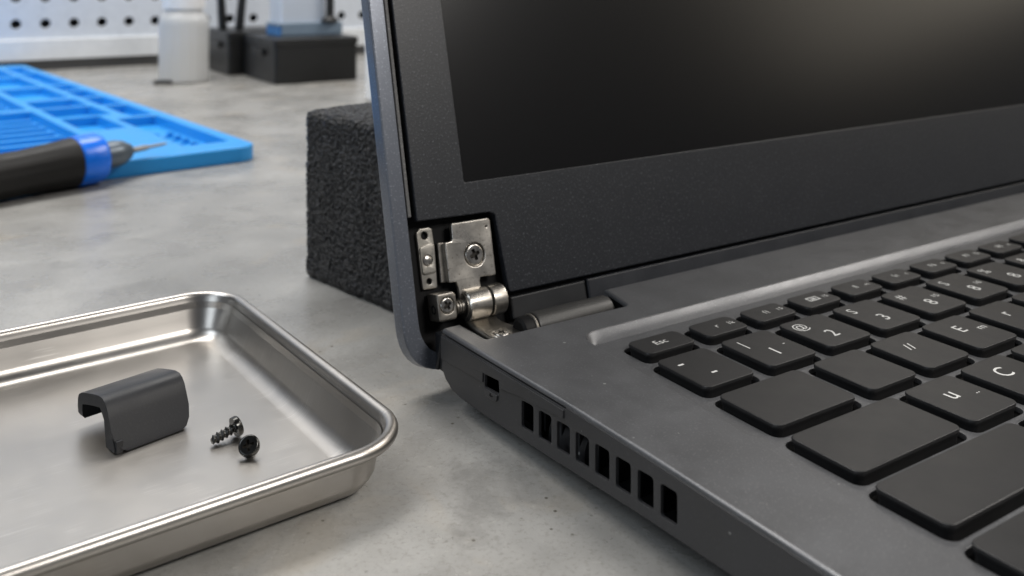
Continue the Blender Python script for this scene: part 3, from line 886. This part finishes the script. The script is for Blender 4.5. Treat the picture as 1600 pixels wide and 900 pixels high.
# --- lid
TH = R(14.5)
LM = frame((0, 6.0, 17.4), (1, 0, 0), (0, math.sin(TH), math.cos(TH)), (0, -math.cos(TH), math.sin(TH)))
LX0, LX1, LS0, LS1 = -6.6, WID + 3.5, -11.6, 226
def FL(name, bm, mat, parent=lap, **k): return finish(name, bm, mat, parent, LM, **k)
def lid():
    out = roundpoly([(LX0, LS0), (LX1, LS0), (LX1, LS1), (LX0, LS1)], [11, 11, 9, 9], 9)
    inn = roundpoly([(-2.5, LS0 + 3.2), (LX1 - 4.1, LS0 + 3.2), (LX1 - 4.1, LS1 - 4), (-2.5, LS1 - 4)], [8.5, 8.5, 5, 5], 8)
    bm = plate_bm(out, [inn], -5.6, 0, .45, 1.5, seg=4, hbev=.25)
    FL('lid_rim', bm, M['lid'])
    FL('lid_back', plate_bm(offset(ccw(out), -1.7), [], -5.75, -4.4, .05, .3), M['lid'])
    FL('cavity_lining', plate_bm(offset(ccw(inn), .4), [], -4.35, -4.1, .02), M['black'])
    # rubber strip beside the bezel
    FL('gasket', plate_bm(roundpoly([(-2.15, 24), (-1.25, 24), (-1.25, LS1 - 5), (-2.15, LS1 - 5)], .2), [], -3.9, -.25, .2), M['gasket'])
    # bezel with cut-away corner round the hinge
    bz = [(.05, 22.8), (20.4, 22.3), (22.0, 21.6), (23.3, 2.2), (LX1 - 26, 2.2), (LX1 - 25, 22), (LX1 - 5.5, 22.5), (LX1 - 5.5, LS1 - 5.5), (-.5, LS1 - 5.5)]
    bz = roundpoly(bz, [.5, 1.0, 1.2, .8, .8, 1, 1, 4, 4], 4)
    scr = roundpoly([(14.2, 30.4), (LX1 - 18, 30.4), (LX1 - 18, LS1 - 14), (13.2, LS1 - 14)], .5, 3)
    FL('bezel', plate_bm(bz, [scr], -2.3, 0, .28, 0, seg=3, hbev=.18), M['bezel'])
    FL('screen', plate_bm([(10, 26), (LX1 - 14, 26), (LX1 - 14, LS1 - 10), (10, LS1 - 10)], [], -3.2, -.75, 0), M['screen'])
    # chin: two pieces under the bezel
    c1 = roundpoly([(23.9, -4.5), (47.3, -4.5), (47.3, 1.05), (23.9, .95)], .3)
    FL('chin_piece', plate_bm(c1, [], -3.0, -.9, .45), M['dark'])
    c2 = roundpoly([(47.9, -6.5), (LX1 - 54, -6.5), (LX1 - 54, 1.25), (47.9, 1.25)], .3)
    FL('chin_cover', plate_bm(c2, [], -3.0, -.7, .5), M['lid_dark'])
    FL('lower_rib', plate_bm([(23.5, -8.0), (LX1 - 30, -8.0), (LX1 - 30, 2.6), (23.5, 2.6)], [], -4.0, -3.1, .1), M['black'])
M['lid_dark'] = painted('chin_plastic', (.013, .015, .020), .45, .3, .5, dust=False)
lid()

# --- the exposed hinge
def hinge():
    h = bpy.data.objects.new('hinge', None); COL.objects.link(h); h.parent = lap
    h.empty_display_size = .005
    def H(name, bm, mat, **k): return finish(name, bm, mat, h, LM, **k)
    # narrow drilled strip next to the rim
    st = [(1.0, 6.6), (5.0, 6.4), (5.4, 16.0), (5.3, 20.4), (4.6, 20.9), (1.9, 20.9), (.9, 20.0)]
    H('fixing_strip', plate_bm(roundpoly(st, .5), [circle(3.05, 19.1, .95, 20), circle(2.95, 8.3, .72, 20)], -4.0, -3.0, .22, 0, hbev=.15), M['strip_nickel'])
    H('strip_step', plate_bm(roundpoly([(1.3, 10.0), (5.0, 10.0), (5.3, 16.6), (4.0, 17.2), (1.2, 16.4)], .7), [circle(3.0, 13.2, 1.35, 24)], -3.2, -2.65, .2, 0, hbev=.12), M['strip_nickel'])
    H('rivet', lathe_bm([(0, -3.4), (1.25, -3.4), (1.25, -2.75), (1.05, -2.5), (.6, -2.35), (0, -2.3)], 24, None, Matrix.Translation((3.0, 13.2, 0))), M['screw'])
    # darker flange beside the main plate
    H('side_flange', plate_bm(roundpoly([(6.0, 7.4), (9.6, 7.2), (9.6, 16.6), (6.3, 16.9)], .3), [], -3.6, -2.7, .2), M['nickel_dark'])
    # main plate with step, small notch and folded left edge
    mp = [(7.2, 7.3), (9.2, 7.1), (9.6, 5.6), (9.6, 3.2), (15.9, 3.2), (15.7, 6.2), (16.0, 7.2), (20.5, 6.9), (20.7, 20.3), (20.2, 20.9), (9.9, 21.0), (9.6, 20.6), (9.5, 17.2), (9.0, 16.8), (7.3, 16.7)]
    mr = [.3, .5, .5, 0, 0, .4, .4, .5, .4, .3, .3, .3, .4, .4, .2]
    H('main_plate', plate_bm(roundpoly(mp, mr), [circle(15.2, 12.7, 2.95, 36), circle(19.4, 18.9, .25, 10)], -1.9, -.8, .24, 0, hbev=.25), M['nickel'])
    H('folded_edge', plate_bm(roundpoly([(7.2, 7.6), (7.75, 7.6), (7.85, 16.5), (7.35, 16.5)], .15), [], -3.4, -.79, .2), M['nickel'])
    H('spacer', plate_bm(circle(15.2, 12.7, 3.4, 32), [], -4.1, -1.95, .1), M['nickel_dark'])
    def screw(loc, r, rec, spin, mat, z):
        s = finish('screw', head_bm(r, r * .36, rec, rec * .34, r * .29), mat, h, LM @ T(loc[0], loc[1], z) @ Matrix.Rotation(spin, 4, 'Z'), sharp=35)
        return s
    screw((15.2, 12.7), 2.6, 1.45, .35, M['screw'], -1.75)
    # square clamp block in front of the strip
    bm = bmesh.new()
    out = roundpoly([(2.0, -.9), (6.9, -.9), (7.1, 4.6), (6.4, 5.5), (2.0, 5.5)], [.9, 1.2, .6, .7, .3], 4)
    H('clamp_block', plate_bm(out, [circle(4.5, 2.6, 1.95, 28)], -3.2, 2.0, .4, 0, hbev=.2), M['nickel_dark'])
    H('block_core', plate_bm(circle(4.5, 2.6, 1.93, 28), [], -3.0, 1.45, .02), M['nickel_dark'])
    screw((4.5, 2.6), 1.8, 1.1, .5, M['screw'], 1.4)
    # side hole of the block
    H('side_hole', lathe_bm([(1.05, 0), (1.05, .12), (.7, .12), (.7, -.5), (0, -.5)], 20, None, ax((1.98, 1.9, -.4), (-1, 0, 0)), caps=False), M['black'])
    # pin, washer, two knuckles of the barrel (axis along u)
    AX = lambda u: ax((u, 1.35, -.6), (1, 0, 0))
    H('pivot_pin', lathe_bm([(0, 0), (1.5, 0), (1.7, .2), (1.7, 3), (2.2, 3)], 24, None, AX(7.6)), M['nickel_dark'])
    th = thread_bm(2.0, 2.4, .7); bmesh.ops.transform(th, matrix=AX(10.2) @ Matrix.Identity(4), verts=th.verts)
    H('pin_thread', th, M['nickel_dark'], wn=False, sharp=60)
    H('knuckle', lathe_bm([(2.4, 0), (3.3, 0), (3.65, .3), (3.7, .6), (3.7, 5.85), (3.6, 6.05), (3.2, 6.1)], 48, None, AX(10.3)), M['barrel'])
    H('knuckle', lathe_bm([(2.4, 0), (3.3, 0), (3.62, .1), (3.7, .3), (3.7, 3.5), (3.5, 3.9), (3.1, 4.1), (1, 4.1)], 48, None, AX(17.05)), M['barrel'])
    H('barrel_core', lathe_bm([(0, 0), (3.1, 0), (3.1, 2), (0, 2)], 32, None, AX(15.9)), M['black'])
    # washer recess ring on the open end
    H('bush', lathe_bm([(1.2, 0), (2.45, 0), (2.45, -.25), (2.9, -.3), (2.9, .1)], 32, None, AX(10.28), caps=False), M['nickel_dark'])
    # lower leaf that curls from the barrel into the base (laptop frame)
    def Hb(name, bm, mat, **k): return finish(name, bm, mat, h, None, **k)
    bm = bmesh.new(); rows_ = []
    prof = [(-6.4, 15.4), (-5.6, 14.95), (-4.4, 14.6), (-2.5, 14.42), (0, 14.4), (4, 14.4), (11.3, 14.4)]   # (v, w)
    for (v, w_) in prof:
        rows_.append([bm.verts.new((u, -v, w_)) for u in (10.6, 12.5, 14.5, 16.4, 18.4 + max(0, (v + 3)) * .28)])
    for a, b in zip(rows_, rows_[1:]):
        for i in range(4): bm.faces.new((a[i], a[i + 1], b[i + 1], b[i]))
    bmesh.ops.recalc_face_normals(bm, faces=bm.faces[:])
    if sum(f.normal.z for f in bm.faces) < 0: bmesh.ops.reverse_faces(bm, faces=bm.faces[:])
    o = Hb('lower_leaf', bm, M['nickel_dark'], sharp=50, wn=False)
    s = o.modifiers.new('thick', 'SOLIDIFY'); s.thickness = .001; s.offset = -1
    q = Hb('leaf_tab', plate_bm(roundpoly([(10.9, -4.8), (16.8, -4.8), (16.8, -1.2), (10.9, -1.2)], .3), [], 14.42, 14.7, .1), M['nickel_dark'])
    c0 = (14.0, -4.3)
    Hb('screw_seat', plate_bm(circle(*c0, 2.6, 32), [circle(*c0, 2.0, 28)], 14.35, 14.8, .2, hbev=.1), M['nickel'])
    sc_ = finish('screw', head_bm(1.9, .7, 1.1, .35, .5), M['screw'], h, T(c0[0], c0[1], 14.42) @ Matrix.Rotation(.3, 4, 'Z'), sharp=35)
    # cable and plastic bits below the block
    Hb('dark_bracket', box_bm(1.2, .8, 6.5, 4.4, 5.0, 14.8, .5), M['dark'])
    Hb('dark_bracket', box_bm(5.6, -.4, 6.0, 10.2, 4.0, 12.4, .6), M['black'])
    Hb('cable', lathe_bm([(0, 0), (.55, 0), (.55, 9), (0, 9)], 12, None, ax((.9, 3.0, 6.8), (.12, -.1, 1))), M['dark'])
    # hinge bar: grey cylinder lying in the notch with a dark split cap at its left end
    A2 = ax((22.8, -4.4, 14.15), (1, 0, 0))
    Hb('hinge_bar', lathe_bm([(2.9, 0), (3.55, .15), (3.7, .5), (3.7, 22.0), (3.3, 22.8), (2.0, 23.0), (0, 23.0)], 48, None, A2), M['bar'])
    A3 = ax((18.8, -4.4, 13.9), (1, 0, 0))
    Hb('bar_end_ring', lathe_bm([(3.0, 3.1), (3.65, 3.2), (3.75, 3.45), (3.65, 3.75), (3.0, 3.85)], 40, None, A3), M['nickel_dark'])
    Hb('bar_cap', lathe_bm([(0, 0), (2.6, 0), (3.3, .5), (3.4, 1.2), (3.4, 3.3), (0, 3.3)], 40, None, A3), M['black'])
hinge()
